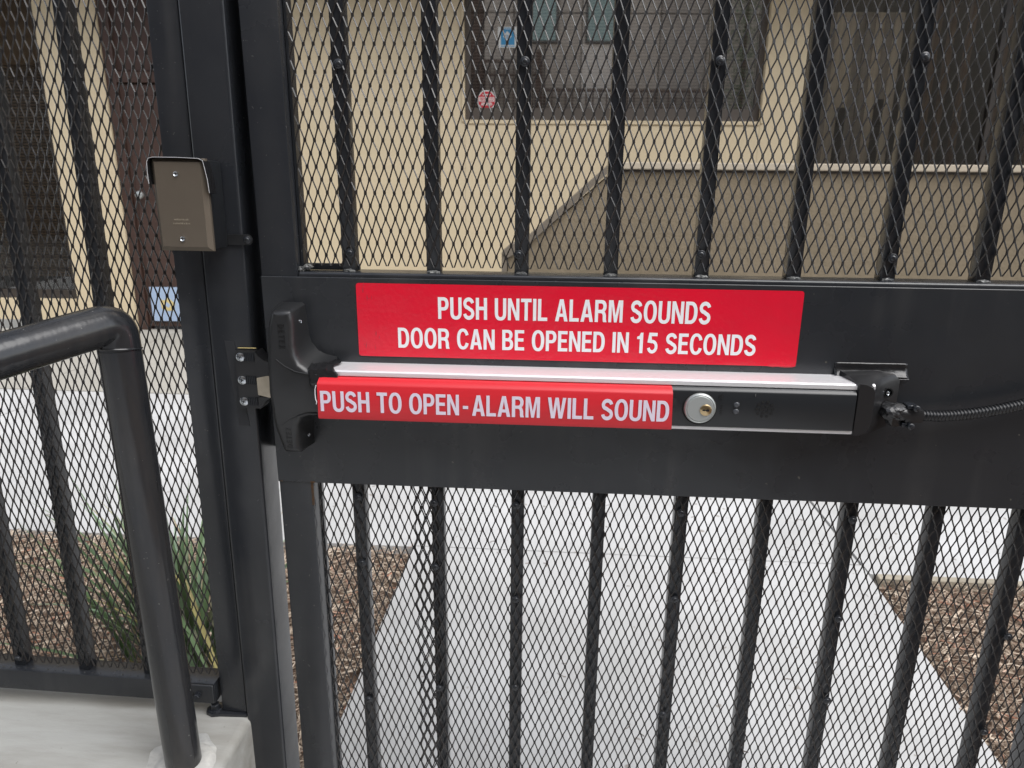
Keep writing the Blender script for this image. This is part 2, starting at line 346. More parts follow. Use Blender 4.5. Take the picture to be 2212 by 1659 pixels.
# ------------------------------------------------------------------ expanded metal sheet
SWD, LWD = .01305, .0332
def expanded(x0, x1, z0, z1, y=.0135, phase=(0, 0), wid=.0021, thk=.0014, tilt=-28, seed=1):
    rng = random.Random(seed); b = B(); th = R(tilt)
    cx, cy = math.cos(th), -math.sin(th); nx, ny = math.sin(th), math.cos(th)
    X0 = x0+phase[0]; Z0 = z0+phase[1]
    ncol = int((x1-X0)/(SWD/2)); nrow = int((z1-Z0)/(LWD/2))+1; bl = .0046
    jit = {}
    for k in range(ncol):
        path = []
        for j in range(nrow+1):
            right = (j+k) % 2 == 0
            line = k if right else k+1
            key = (line, j)
            if key not in jit: jit[key] = (rng.gauss(0, .00026), rng.gauss(0, .00034), rng.gauss(0, .00018)+.0005*math.sin(line*.07+j*.31)+.0004*math.sin(j*.9+line*.023))
            jx, jz, jy = jit[key]; s_ = 1 if right else -1
            bx = X0+line*SWD/2+s_*wid/2*cx*.93+jx; by = y+s_*wid/2*cy*.93+jy; bz = Z0+j*LWD/2+jz
            path.append((bx, by, bz-bl/2)); path.append((bx, by, bz+bl/2))
        path = path[1:-1]
        vs, fs = [], []
        hw, ht, c_ = wid/2, thk/2, .00028
        sec = [(-hw+c_, -ht), (hw-c_, -ht), (hw, 0), (hw-c_, ht), (-hw+c_, ht), (-hw, 0)]
        for px, py, pz in path:
            for a, c in sec: vs.append((px+a*cx+c*nx, py+a*cy+c*ny, pz))
        n = 6
        for i in range(len(path)-1):
            for q in range(n): fs.append((i*n+q, i*n+(q+1) % n, (i+1)*n+(q+1) % n, (i+1)*n+q))
        fs.append(tuple(range(n))); fs.append(tuple((len(path)-1)*n+q for q in range(n)))
        b.add(vs, fs)
    return b

# ------------------------------------------------------------------ screws
def screw_mesh(name, m, r=.0058, washer=True, hgt=.003):
    b = B(); b2 = B()
    if washer: b.lathe([(r*1.05, 0), (r*1.05, -.0009), (r*.98, -.0012)], 24)
    rr = r*(.72 if washer else 1)
    b.lathe([(rr, -.0008 if washer else 0), (rr*.98, -.0014), (rr*.82, -hgt*.8), (rr*.5, -hgt), (rr*.22, -hgt*1.04)], 20)
    me = b.mesh(name, M[m], smooth=True); me.materials.append(M['hole'])
    bm = bmesh.new(); bm.from_mesh(me); d = hgt*1.04+.00012; s1, s2 = rr*.42, rr*.10
    for ang in (0, 90):
        mt = Matrix.Rotation(R(ang+18), 3, 'Y')
        vs = [bm.verts.new(mt @ Vector((x, -d-.00005*(ang > 0), z))) for x, z in ((-s1, -s2), (s1, -s2), (s1, s2), (-s1, s2))]
        f = bm.faces.new(vs[::-1]); f.material_index = 1
    bm.to_mesh(me); bm.free()
    return me
SCREW = screw_mesh('screw', 'screwblk')
SCREW_Z = screw_mesh('screw_zinc', 'chrome', .0040, False, .0022)
SCREW_S = screw_mesh('screw_small', 'chrome', .0028, False, .0012)

# ================================================================== GROUND AND SETTING
b = B(); b.flat([(-60, -60), (60, -60), (60, 60), (-60, 60)], -.30, -.09)
g = b.build('ground', 'asphalt', kind='structure')
pav = bpy.data.objects.new('pavement', None); COL.objects.link(pav); pav['kind'] = 'structure'; pav.location = (0, 2, 0); OFF['pavement'] = Vector((0, 2, 0))
g1 = .003
def slab(poly, m='concrete', top=0.0): B().flat(poly, -.085, top).build('slab', m, pav)
slab([(-.2365, -.9), (1.30, -.9), (1.432, 1.4345), (-.2365, 1.4345)])                       # path through the gate
slab([(-.2365+g1, 1.44), (1.425, 1.44), (1.425, 3.32), (-.2365+g1, 3.32)])
slab([(-3.0, 1.43), (-.2365-g1, 1.43), (-.2365-g1, 3.32), (-3.0, 3.32)])
slab([(-7.0, 1.44), (-3.01, 1.44), (-3.01, 3.32), (-7.0, 3.32)])
slab([(1.437, 1.375), (4.4, 1.32), (4.4, 3.32), (1.437, 3.32)])
slab([(4.41, 1.32), (8.5, 1.30), (8.5, 3.32), (4.41, 3.32)])
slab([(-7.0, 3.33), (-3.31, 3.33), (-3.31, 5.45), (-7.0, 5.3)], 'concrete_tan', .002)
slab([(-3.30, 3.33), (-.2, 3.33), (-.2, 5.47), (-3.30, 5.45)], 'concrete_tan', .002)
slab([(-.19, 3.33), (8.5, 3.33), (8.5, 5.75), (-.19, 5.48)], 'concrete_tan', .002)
for j in range(2):
    for i in range(2): slab([(-5.1+i*3.2, -3.2-j*2.4), (-1.92+i*3.2, -3.2-j*2.4), (-1.92+i*3.2, -.92-j*2.4), (-5.1+i*3.2, -.92-j*2.4)])

BED_L = [(-5.0, .08), (-.25, .08), (-.25, 1.42), (-5.0, 1.42)]
BED_R = [(1.36, .08), (5.0, .08), (5.0, 1.30), (1.445, 1.355)]
soil = bpy.data.objects.new('soil', None); COL.objects.link(soil); soil['kind'] = 'structure'; OFF['soil'] = Vector((0, 0, 0))
B().flat(BED_L, -.085, -.03).build('bed_soil', 'soil', soil)
B().flat(BED_R, -.085, -.03).build('bed_soil', 'soil', soil)
B().flat([(1.32, -5.5), (9, -5.5), (9, -.10), (1.32, -.10)], -.085, -.012).build('bed_soil', 'soil', soil)  # unseen bed on the camera side, added to brown the plate's reflection

def chips(x0, x1, y0, y1, n, seed, dens=None):
    rng = random.Random(seed); b = B()
    for i in range(n):
        x = rng.uniform(x0, x1); y = rng.uniform(y0, y1)
        if dens and not dens(x, y): continue
        L = rng.choice((rng.uniform(.010, .026), rng.uniform(.02, .06))); w = rng.uniform(.0012, .0038) if rng.random() < .86 else rng.uniform(.004, .010); t = rng.uniform(.0012, .003)
        a = rng.uniform(0, 2*math.pi); tl = rng.gauss(0, .22); bend = rng.gauss(0, .25)*L
        z = -.022+rng.random()**1.3*.026
        d = Vector((math.cos(a)*math.cos(tl), math.sin(a)*math.cos(tl), math.sin(tl))); s_ = Vector((-math.sin(a), math.cos(a), rng.gauss(0, .3))).normalized(); u = d.cross(s_)
        vs = []
        for q, f in ((-.5, .5), (0, 1), (.5, .45)):
            c = Vector((x, y, z))+d*L*q+s_*(bend*(.25-q*q))
            vs += [c-s_*w/2*f-u*t/2, c+s_*w/2*f-u*t/2, c+u*t/2]
        fs = [(0, 1, 4, 3), (1, 2, 5, 4), (2, 0, 3, 5), (3, 4, 7, 6), (4, 5, 8, 7), (5, 3, 6, 8), (0, 2, 1), (6, 7, 8)]
        b.add(vs, fs)
    return b
o = chips(-3.2, -.245, .09, 1.43, 36000, 3, lambda x, y: x > -2.2 or random.random() < .6).build('bark_mulch', 'mulch', kind='stuff')
tag(o, 'brown shredded bark mulch in the bed left of the path behind the fence', 'mulch')
o = chips(1.37, 3.6, .30, 1.35, 22000, 4, lambda x, y: x > 1.37+(y-.3)*.08).build('bark_mulch', 'mulch', kind='stuff')
tag(o, 'brown shredded bark mulch in the bed right of the path seen through the gate', 'mulch')
b = B()
rng = random.Random(5); x = 1.45
while x < 4.8:
    w = rng.uniform(.25, .6); b.box(x, x+w-.006, 1.335+rng.uniform(-.004, .004)-.018*(x-1.44), 1.368-.018*(x-1.44), -.06, .006+rng.uniform(-.004, .003), .003); x += w
tag(b.build('bed_edging', 'edging'), 'weathered tan edging strip along the back of the right mulch bed', 'edging')

# bits of debris on the path
rng = random.Random(11); b = B()
for i in range(120):
    x = rng.uniform(-.2, 2.6); y = rng.uniform(.35, 2.3)
    if x > 1.42 and y < 1.4: continue
    a = rng.uniform(0, 6.28); L = rng.uniform(.006, .03); k = rng.gauss(0, 1.2)
    p = [Vector((x+math.cos(a+k*q)*L*q, y+math.sin(a+k*q)*L*q, .0012)) for q in (0, .35, .7, 1)]
    b.tube(p, rng.uniform(.0006, .0014), 4)
o = b.build('plant_litter', 'soil', kind='stuff'); tag(o, 'scattered dry twig bits lying on the pale concrete path', 'litter')

# ================================================================== BUILDING BEHIND
BO = (0, 5.5, 0); BR = (0, 0, R(1.8))
bd = root('building', BO, 'beige stucco building with tall windows and brown door behind the gate', 'building', rot=BR)
def wallbox(u0, u1, z0, z1, m='beige', name='wall', y0=0, y1=.25): return B().box(u0, u1, y0, y1, z0, z1).build(name, m, bd)
wallbox(-7.5, -4.285, .085, .285)                        # low wall below left window
wallbox(-7.5, -4.285, -.05, .083, 'step', 'plinth', -.03, .25)
wallbox(-4.283, -3.735, -.05, 3.3, y0=-.02)
wallbox(-2.70, -.575, -.05, 3.3)
wallbox(-.573, 1.975, -.05, 1.918)
wallbox(1.977, 2.39, -.05, 3.3)
wallbox(-.573, 1.975, 3.07, 3.3)
wallbox(2.392, 9, 3.0, 3.3, y0=.02)
wallbox(-7.5, -4.285, 3.0, 3.3)
wallbox(-3.733, -2.702, 3.0, 3.3)
wallbox(2.392, 9, -.05, .15, 'step', 'plinth')
wallbox(-9, 10, 3.302, 6.5, 'beige', 'upper_wall')
B().box(-9, 10, -.75, -.002, 3.30, 3.46, .01).build('eave', 'brownpaint', bd)
B().box(-7.6, 9.2, 1.6, 1.7, -.05, 3.3).build('interior_wall', 'interior', bd)
# window reveal trim (pale return edges)
for u0, u1, z0, z1 in ((-.60, -.573, 1.90, 3.1), (1.975, 2.0, 1.90, 3.1), (-.572, 1.974, 1.885, 1.9175)):
    B().box(u0, u1, -.012, .0, z0, z1, .004).build('trim', 'beige', bd)
# main window
def window(u0, u1, z0, z1, fm, fr=.05, bot=.10, glass='glass', mull=(), y=.05):
    f = B().box(u0, u0+fr, y, y+.06, z0, z1).box(u1-fr, u1, y, y+.06, z0, z1).box(u0+fr, u1-fr, y+.001, y+.059, z0, z0+bot).box(u0+fr, u1-fr, y+.001, y+.059, z1-fr, z1)
    for mu in mull: f.box(mu-.02, mu+.02, y+.002, y+.058, z0+bot, z1-fr)
    o = f.build('window', fm, bd)
    B().box(u0+fr, u1-fr, y+.028, y+.034, z0+bot, z1-fr).build('pane', glass, o)
    return o
w = window(-.573, 1.975, 1.918, 3.07, 'frame2', .045, .105)
def hblind(u0, u1, z0, z1, m, y=.17, pitch=.026, parent=w):
    b = B(); z = z0; ca, sa = math.cos(R(38))*.0125, math.sin(R(38))*.0125
    while z < z1:
        b.add([(u0, y-ca, z-sa), (u1, y-ca, z-sa), (u1, y+ca, z+sa), (u0, y+ca, z+sa), (u0, y-ca, z-sa+.0012), (u1, y-ca, z-sa+.0012), (u1, y+ca, z+sa+.0012), (u0, y+ca, z+sa+.0012)],
              [(0, 1, 2, 3), (4, 7, 6, 5), (0, 4, 5, 1), (2, 6, 7, 3)]); z += pitch
    o = b.build('blind_slats', m, parent, kind='stuff'); return o
hblind(-.53, 1.93, 2.03, 3.02, 'blind')
# second window with vertical vanes
w2 = window(2.40, 3.235, .16, 2.95, 'bronzeframe', .05, .10, 'glass_dk')
rng = random.Random(2); u = 2.46; i = 0
while u < 3.17:
    a = R(rng.uniform(-8, 24)); ww = .043
    z0 = .35
    if i in (3, 7): z0 = (2.05, 2.12)[i == 7]
    mt = Matrix.Translation((u, .135, 0)) @ Matrix.Rotation(a, 4, 'Z')
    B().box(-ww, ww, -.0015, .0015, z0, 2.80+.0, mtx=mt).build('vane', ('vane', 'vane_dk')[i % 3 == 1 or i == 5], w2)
    u += .080; i += 1
for zz, uu0, uu1 in ((1.78, 2.46, 2.75), (1.92, 2.7, 3.15), (1.80, 2.9, 3.18)):
    B().box(uu0, uu1, .26, .30, zz, zz+.025).build('inner_rail', 'bronzeframe', w2)
# dark doorway with timber posts
w3 = window(3.26, 4.75, .16, 2.95, 'bronzeframe', .05, .12, 'glass_dk', (3.93,))
for u in (3.40, 3.52, 3.68, 3.98, 4.10, 4.3, 4.5): B().box(u, u+.045, .12, .17, .2, 2.9, .004).build('timber_post', 'brownpost', w3)
B().box(4.76, 5.3, -.05, .2, -.05, 2.99).build('column', 'brownpaint', bd)
wallbox(5.305, 9, .152, 2.99)
# left window with dark brown blinds
w4 = window(-7.4, -4.29, .288, 3.0, 'bronzeframe', .06, .08, 'glass_dk', (-5.6,))
hblind(-7.3, -4.36, .50, 2.35, 'blind_dk', y=.12, parent=w4)
B().box(-7.3, -4.36, .14, .2, 2.37, 2.95).build('valance', 'blind_dk', w4)
# brown door
dr = B().box(-3.64, -2.77, .03, .075, .035, 2.2, .003).build('door', 'brownpaint', bd)
B().box(-3.60, -2.81, .02, .031, .08, 2.1, .006).build('door_panel', 'brownpaint', dr)
B().lathe([(.018, 0), (.018, -.012), (.03, -.03), (.037, -.05), (.032, -.068), (.015, -.078)], 20, 'y', (-3.545, .018, 1.255)).build('knob', 'satin', dr, True)
B().box(-3.733, -3.645, .0, .12, -.02, 3.0, .004).box(-2.765, -2.705, .0, .12, -.02, 3.0, .004).box(-3.645, -2.765, .002, .12, 2.21, 2.30, .004).build('door_frame', 'brownpaint', bd)
B().box(-3.645, -2.765, .04, .09, 2.31, 3.0).build('transom_panel', 'brownpaint', bd)

def bpt(u, y, z): # building-local to world
    c, s_ = math.cos(R(1.8)), math.sin(R(1.8)); return Vector((BO[0]+u*c-y*s_, BO[1]+u*s_+y*c, z))
# notices on the glass and at the door
t = root('window_poster', bpt(-.207, .070, 2.59), 'white bordered blue poster with white diamond on the window glass', 'poster', rot=BR)
B().box(-.085, .085, -.002, 0, -.082, .082).build('poster_sheet', 'paper', t)
B().box(-.058, .058, -.0035, -.0022, -.060, .062).build('blue_field', 'blueprint', t)
d = .040
B().loft([[(x, yy, z) for x, z in ((-d, .008), (-.005, d+.008), (d*.9, .008), (-.005, -d+.008))] for yy in (-.0045, -.0037)]).build('diamond', 'paper', t)
B().box(-.018, .010, -.0056, -.0047, .012, .017).box(-.014, .018, -.0056, -.0047, .000, .005).box(-.020, .004, -.0056, -.0047, -.012, -.007).build('print_marks', 'blueprint', t)
B().box(-.03, .03, -.0033, -.0022, .068, .074).build('fine_print', 'blueprint', t)
B().box(-.06, .06, -.0033, -.0022, -.074, -.068).build('fine_print', 'blueprint', t)
t = root('octagon_sticker', bpt(-.388, .071, 2.086), 'red and white octagonal security sticker in the lower left window corner', 'sticker', rot=BR)
def octo(r, y0, y1): return B().prism([(r*math.cos(R(22.5+45*i)), r*math.sin(R(22.5+45*i))) for i in range(8)], y0, y1)
octo(.088, -.002, 0).build('sticker_sheet', 'paper', t); octo(.078, -.0036, -.0022).build('red_field', 'stickerred', t)
B().box(-.066, .066, -.0050, -.0038, -.010, .026).build('white_band', 'paper', t)
lettering('WESCO', 'lettering', 'stickerred', t, Matrix.Translation((-.058, -.0052, -.006)), .116, .028, .0008)
for q_ in ((-.045, .045, -.028, -.020), (-.05, .05, -.040, -.033), (-.035, .035, .042, .05)): B().box(q_[0], q_[1], -.0048, -.0038, q_[2], q_[3]).build('print_line', 'paper', t)
t = root('door_notice', bpt(-3.44, .012, .09), 'pale blue notice with yellow emblem leaning at the foot of the brown door', 'notice', rot=BR)
B().box(-.15, .16, -.004, 0, 0, .325, .001).build('notice_sheet', 'bluepaper', t)
B().prism([(-.05, .12), (.0, .10), (.06, .10), (.085, .17), (.05, .20), (.015, .235), (-.01, .20), (-.06, .205)], -.0062, -.0043).build('yellow_emblem', 'yellow', t)
B().prism([(-.02, .15), (.02, .13), (.04, .16), (.0, .185)], -.0078, -.0064).build('emblem_centre', 'bluepaper', t)

# brown stucco side wall of the ramp
PO = (0, 3.6, 0)
pw = root('ramp_wall', PO, 'brown stucco ramp wall with a sloping left end in front of the building', 'wall', rot=BR)
B().prism([(-.045, 0), (-.045, .90), (.06, .965), (.615, 1.445), (8, 1.435), (8, 0)], 0, .2).build('wall_face', 'brownst', pw)
B().prism([(-.085, 0), (-.085, .935), (-.052, .935), (-.052, 0)], -.02, .22).build('end_trim', 'browncap', pw)
B().prism([(-.085, .937), (-.03, .985), (.055, 1.012), (.60, 1.497), (.60, 1.455), (.06, .968), (-.045, .905)], -.03, .23).build('sloping_coping', 'browncap', pw)
B().box(.612, 8, -.035, .235, 1.456, 1.497, .006, 2).build('coping', 'cream', pw)
B().box(.612, 8, -.008, .2, 1.440, 1.4555).build('painted_shadow_strip', 'bronzeframe', pw)  # solid dark strip, the shade under the coping put into its colour

# ================================================================== ACROSS THE STREET (seen in the window glass)
HX = .91
hb = root('house_across_street', (HX+2, -9.0, 0), 'taupe clad two storey house across the street mirrored in the window', 'building')
B().box(-22, -6.01, -9.4, -9.0, -.1, 8.2).build('added_side_wall', 'dkwood', hb)  # unseen wall added so the left window mirrors no bright sky
B().box(9.95, 24, -9.4, -9.0, -.1, 7.4).build('added_side_wall', 'taupe', hb)  # unseen extension added so the right windows mirror wall instead of sky
xs = [-6, -4.4, -2.42+HX, -1.98+HX, -1.15+HX, -.30+HX+.02, .74+HX, 1.72+HX, 2.9+HX, 4.2+HX, 5.6+HX, 7.2+HX, 9+HX]
for i in range(len(xs)-1):
    m_ = 'dkwood' if i == 2 else ('taupe', 'taupe_mid', 'taupe', 'taupe_light')[(i+1) % 4]
    for z0, z1 in ((-.1, 1.9), (1.91, 3.9), (3.91, 6.06), (6.09, 8.2)):
        B().box(xs[i], xs[i+1]-.03, -9.30+.003*i, -8.99, z0, z1, .006).build('cladding_panel', m_, hb)
B().box(-6, 10, -9.5, -9.12, -.1, 8.3).build('wall', 'dkwood', hb)
B().box(-6.5, 10.5, -9.9, -8.3, 8.3, 8.5).build('roof', 'dkwood', hb)
for c0, c1 in ((-.65, -.01), (.88, 1.57)):
    f = B().box(c0+HX-.07, c1+HX+.07, -8.985, -8.93, 5.30, 7.2, .006).build('window', 'bronzeframe', hb)
    B().box(c0+HX, c1+HX, -8.928, -8.92, 5.37, 7.13).build('pane', 'teal', f)
rl = root('balcony_railing', (HX+2, -8.6, 3.4), 'dark brown timber railing across the street mirrored in the window', 'railing')
B().box(-2.4+HX, -.4+HX, -8.62, -8.56, 4.74, 4.81).build('top_rail', 'dkwood', rl)
B().box(-2.4+HX, -.4+HX, -8.62, -8.56, 4.40, 4.46).build('middle_rail', 'dkwood', rl)
for i in range(16): B().box(-2.35+i*.13+HX, -2.31+i*.13+HX, -8.61, -8.57, 3.6, 4.74).build('baluster', 'dkwood', rl)
B().box(-.55+HX, -.38+HX, -8.66, -8.54, 3.4, 5.05).build('post', 'dkwood', rl)
B().box(-.3+HX, 4.6+HX, -8.62, -8.56, 4.02, 4.09).build('lower_rail', 'dkwood', rl)
for i in range(26): B().box(-.3+i*.19+HX, -.26+i*.19+HX, -8.61, -8.57, 3.4, 4.02).build('baluster', 'dkwood', rl)
B().box(-3+HX, 6+HX, -8.7, -8.5, 3.3, 3.42).box(-3+HX, 6+HX, -8.65, -8.6, -.1, 3.3).build('deck', 'dkwood', rl)
tr = root('street_tree', (5.9, -8.2, -.09), 'slim drooping leafy tree standing across the street', 'tree')
B().tube([(5.9, -8.2, -.09), (5.85, -8.2, 2), (5.95, -8.18, 4), (5.9, -8.2, 6.5)], .08, 10, radii=[.10, .08, .06, .03]).build('trunk', 'dkwood', tr, True)
rng = random.Random(8); b = B()
for i in range(2600):
    z = rng.uniform(3.6, 7.5); r_ = abs(rng.gauss(0, .42)); a = rng.uniform(0, 6.28); c = Vector((5.9+r_*math.cos(a), -8.2+r_*math.sin(a), z))
    d = Vector((rng.gauss(0, .5), rng.gauss(0, .5), -1)).normalized()*.09; s_ = d.cross(Vector((rng.gauss(0, 1), rng.gauss(0, 1), .2))).normalized()*.016
    b.add([c, c+d*.5+s_, c+d, c+d*.5-s_], [(0, 1, 2, 3)])
b.build('crown', 'treeleaf', tr, kind='stuff')

# ================================================================== CURB WALL AND HANDRAIL
cw = root('curb_wall', (-1.6, -.2, 0), 'pale trowelled concrete wall under the fence panel at the left', 'wall')
rng = random.Random(9)
B().box(-3.4, -.200, -.75, .075, -.05, .462, .014, 3).build('wall_body', 'curb', cw, True)
B().lathe([(.045, 0), (.043, .003), (.034, .0075), (.026, .008)], 28, 'z', (-.2573, -.104, .462)).build('grout_collar', 'grout', cw, True)
b = B()
pts = [(-.2573+(.062+.006*math.sin(3*a)+.004*math.cos(7*a))*math.cos(a)*(1 if math.cos(a) < 0 else .62), -.104+(.060+.006*math.sin(5*a))*math.sin(a)) for a in [2*math.pi*i/40 for i in range(40)]]
b.flat(pts, .460, .4626); b.build('grout_patch', 'grout', cw)

hr = root('handrail', (-.2573, -.104, .465), 'round black pipe handrail with bent top standing on the concrete wall', 'handrail')
c0 = Vector((-.2573, -.104, .466)); ct = Vector((-.2600, -.1120, 1.149))
dv = Vector((-.0598, -.118, -.018)).normalized(); r_ = .0253
b = B()
n = 28
ax = (ct-c0).normalized()
b.tube([c0, c0+ax*.3, ct-ax*.034], r_, n, cap=True); b.build('post', 'pipe', hr, True)
b = B()
pl = [ct-ax*.0335]
import itertools
for k in range(0, 10):
    t_ = k/9; a_ = ct-ax*.0330; q = ct; e = ct+dv*.0330
    # tight bend
    p = a_*(1-t_)**2+q*2*t_*(1-t_)+e*t_**2; pl.append(p+(q-p)*.35)
pl = [ct-ax*.0335]+[p for p in pl[1:]]
b.tube(pl+[ct+dv*.05, ct+dv*.3, ct+dv*.7, ct+dv*1.1], r_, n); b.build('rail', 'pipe', hr, True)
# weld seam round the joint
b = B(); ring = []
nrm = (ax+dv).normalized()
for k in range(30):
    a = 2*math.pi*k/29
    u_ = Vector((1, 0, 0)); w_ = ax.cross(u_).normalized(); u_ = w_.cross(ax).normalized()
    ring.append(ct-ax*(.0335+.004*math.sin(a))+(u_*math.cos(a)+w_*math.sin(a))*(r_+.0003))
b.tube(ring, .0013, 6); b.build('weld', 'pipe', hr, True)

# ================================================================== FENCE PANEL (left)
LEAN = R(.85)
FO = (-.262, .0, .525)
fp = root('fence_panel', FO, 'black metal fence panel with diamond mesh left of the gate post', 'fence', rot=(0, LEAN, 0))
b = B().box(-2.2, .006, 0, .040, -.038, 0, .0025, 2); b.build('bottom_rail', 'paint', fp, True)
B().box(-2.2, -.004, 0, .040, 1.35, 1.39, .0025, 2).build('top_rail', 'paint', fp, True)
barL = B().box(-.0096, .0096, 0, .0192, 0, 1.35, .0015, 2).mesh('bar', M['paint'], smooth=True)
for k in range(18): inst('bar', barL, fp, (-.111-.1135*k, .0125, .0005 if k < 99 else 0))
expanded(-2.16, .0135, .0005, 1.33, y=.0095, phase=(0, LWD*.25), seed=21).build('mesh_screen', 'mesh', fp)
for x_, z_ in ((-.338-.010+.011, .016), (-.111, .42), (-.338, .46), (-.338, .95), (-.565, .016), (-.565, .5)):
    inst('screw', SCREW, fp, (x_, .0095, z_))
# welds along the rail edge where the strands end
b = B(); rng = random.Random(4); x = -.95
while x < -.01:
    b.add(*(lambda c, r0: ([(c[0]-r0, c[1], c[2]), (c[0], c[1]-r0*.6, c[2]), (c[0]+r0, c[1], c[2]), (c[0], c[1]+r0, c[2]), (c[0], c[1], c[2]+r0*.8)], [(0, 1, 4), (1, 2, 4), (2, 3, 4), (3, 0, 4), (0, 3, 2, 1)]))((x, .006, .0002), rng.uniform(.0015, .003))); x += SWD*rng.choice((1, 1, 1, 2))
b.build('weld', 'paint', fp, True)
br = B().box(-.052, .005, -.0035, -.0005, -.036, -.001, .001, 1).build('bracket', 'paint', fp)
B().prism([(-.040, -.0200), (-.034, -.0235), (-.026, -.0235), (-.026, -.0165), (-.034, -.0165)], -.0042, -.0037).build('slot', 'hole', br)
B().lathe([(.0062, -.0035), (.0062, -.0050)], 20, 'y', (-.021, 0, -.020)).lathe([(.0048, -.0050), (.0048, -.0095), (.0040, -.0105)], 6, 'y', (-.021, 0, -.020)).build('bolt', 'screwblk', br)

# ================================================================== GATE POST
gp = root('gate_post', (-.2506, 0, .464), 'tall black twin tube gate post between fence and gate', 'post', rot=(0, R(.62), 0))
B().box(0, .0425, .006, .060, .004, 1.55, .003, 2, mtx=Matrix.Rotation(R(-2.0), 4, 'Z')).build('fence_side_tube', 'paint', gp, True)
B().box(.0445, .1045, 0, .060, -.463, 1.55, .0045, 3).build('gate_side_tube', 'paint', gp, True)
B().box(.1050, .1500, .062, .068, .46, 1.55, .001).build('stop_bar', 'paint', gp)
bp_ = B().flat([(.0435, .001), (.0435, .060), (-.014, .026), (-.024, .021), (-.0285, .011), (-.025, .001), (-.014, -.004), (.0, -.001)], -.0015, .0035).build('base_plate', 'paint', gp)
B().lathe([(.0115, .0035), (.0115, .0055), (.010, .006)], 24, 'z', (-.0135, .010, 0)).lathe([(.0078, .006), (.0078, .0135), (.0065, .0145)], 6, 'z', (-.0135, .010, 0)).build('anchor_bolt', 'screwblk', bp_)
# patch of matte tape beside the strike
B().loft([[(x, yy, z) for x, z in ((.0660, .641), (.0800, .640), (.0925, .515), (.0770, .516))] for yy in (-.0002, -.0008)]).build('tape_patch', 'tape_matte', gp)

# latch strike on the post
ls = root('latch_strike', (-.144, -.002, 1.05), 'black latch strike with three silver screws on the gate post', 'strike')
B().prism([(-.1590, 1.0080), (-.1590, 1.0925), (-.1290, 1.0925), (-.1290, 1.0080)], -.0105, -.0022).build('strike_plate', 'plastic_dark', ls)
B().prism([(-.1288, 1.0925), (-.1240, 1.0860), (-.1160, 1.0800), (-.1090, 1.0775), (-.1090, 1.0550), (-.1288, 1.0550)], -.0150, .012).build('upper_keeper', 'plastic_dark', ls)
B().prism([(-.1288, 1.0080), (-.1255, 1.0110), (-.1190, 1.0205), (-.1090, 1.0265), (-.1288, 1.0265)], -.0150, .012).build('lower_keeper', 'plastic_dark', ls)
for zc in (1.0835, 1.0500, 1.0185):
    rb = B()
    for k in range(6): rb.box(-.1465+k*.0026, -.1453+k*.0026, -.0128, -.0105, zc-.0058, zc+.0058)
    rb.build('grip_ribs', 'screwblk', ls)
    o = inst('screw', SCREW_Z, ls, (-.1512-(.0 if zc > 1.06 else .0005), -.0106, zc), scale=(1.6, 1.3, 1.6))
B().prism([(-.158, 1.0945), (-.1315, 1.0945), (-.1315, 1.0953), (-.158, 1.0950)], -.004, -.002).build('tape_scrap', 'yellow', ls)

# weatherproof box on the post
jb = root('switch_box', (-.19, -.03, 1.23), 'small weatherproof box with bronze cover plate on the gate post', 'switch box', rot=(0, R(.3), 0))
def L_(x, z): return (x+.19, z-1.23)
B().box(-.2200+.19, -.1570+.19, -.0215, .030-.003, .0055, .1165, .003, 2).build('box_body', 'cover', jb, True)
def inset(x0, x1, z0, z1, y): return [(x0, y, z0), (x1, y, z0), (x1, y, z1), (x0, y, z1)]
B().loft([inset(-.034, .0365, .0035, .1180, -.0165), inset(-.034, .0365, .0035, .1180, -.0205), inset(-.0285, .0310, .0090, .1130, -.0255)]).build('cover_plate', 'bronze', jb)
inst('screw', SCREW_S, jb, (-.0006+.0, -.0256, .0990+.0), scale=(1.1, 1.2, 1.1)); inst('screw', SCREW_S, jb, (-.0008, -.0256, .0190), scale=(1.1, 1.2, 1.1))
b = B(); rng = random.Random(3)
for row, zz in enumerate((.0420, .0372)):
    x = -.010+row*-.0015
    while x < .009+row*.002:
        w_ = rng.uniform(.0008, .0017); b.box(x, x+w_*.7, -.02575, -.02555, zz, zz+rng.uniform(.0012, .0022)); x += w_+rng.uniform(.0003, .0009)
b.build('stamped_text', 'bronze_text', jb)
# tape hood round the top of the plate
prof = [(-.0388, .090), (-.0392, .104), (-.0386, .1160), (-.0360, .1208), (-.0300, .1222), (0, .1223), (.0320, .1212), (.0372, .1185), (.0392, .108), (.0412, .0960), (.0424, .080)]
inn = [(x*.985, z-.0006) for x, z in prof]
prof = [(x*.955+.0012, z-.0036) for x, z in prof]; inn = [(x*.985, z-.0006) for x, z in prof]
b = B().loft([[(x, -.0285, z) for x, z in prof+inn[::-1]], [(x, -.010, z) for x, z in prof+inn[::-1]]]); hd = b.build('tape_hood', 'tape', jb)
B().tube([(x, -.0288, z) for x, z in prof], .00032, 6).build('peeled_edge', 'tape_edge', hd)
lug = B().prism([(.032, .0085), (.032, .0225)]+[(.0600+.0070*math.cos(R(a)), .0155+.0070*math.sin(R(a))) for a in range(90, -91, -20)], .0262, .0290).build('mounting_lug', 'plastic', jb)
inst('screw', SCREW, lug, (.0600, .0262, .0155), scale=(.9, 1, .9))

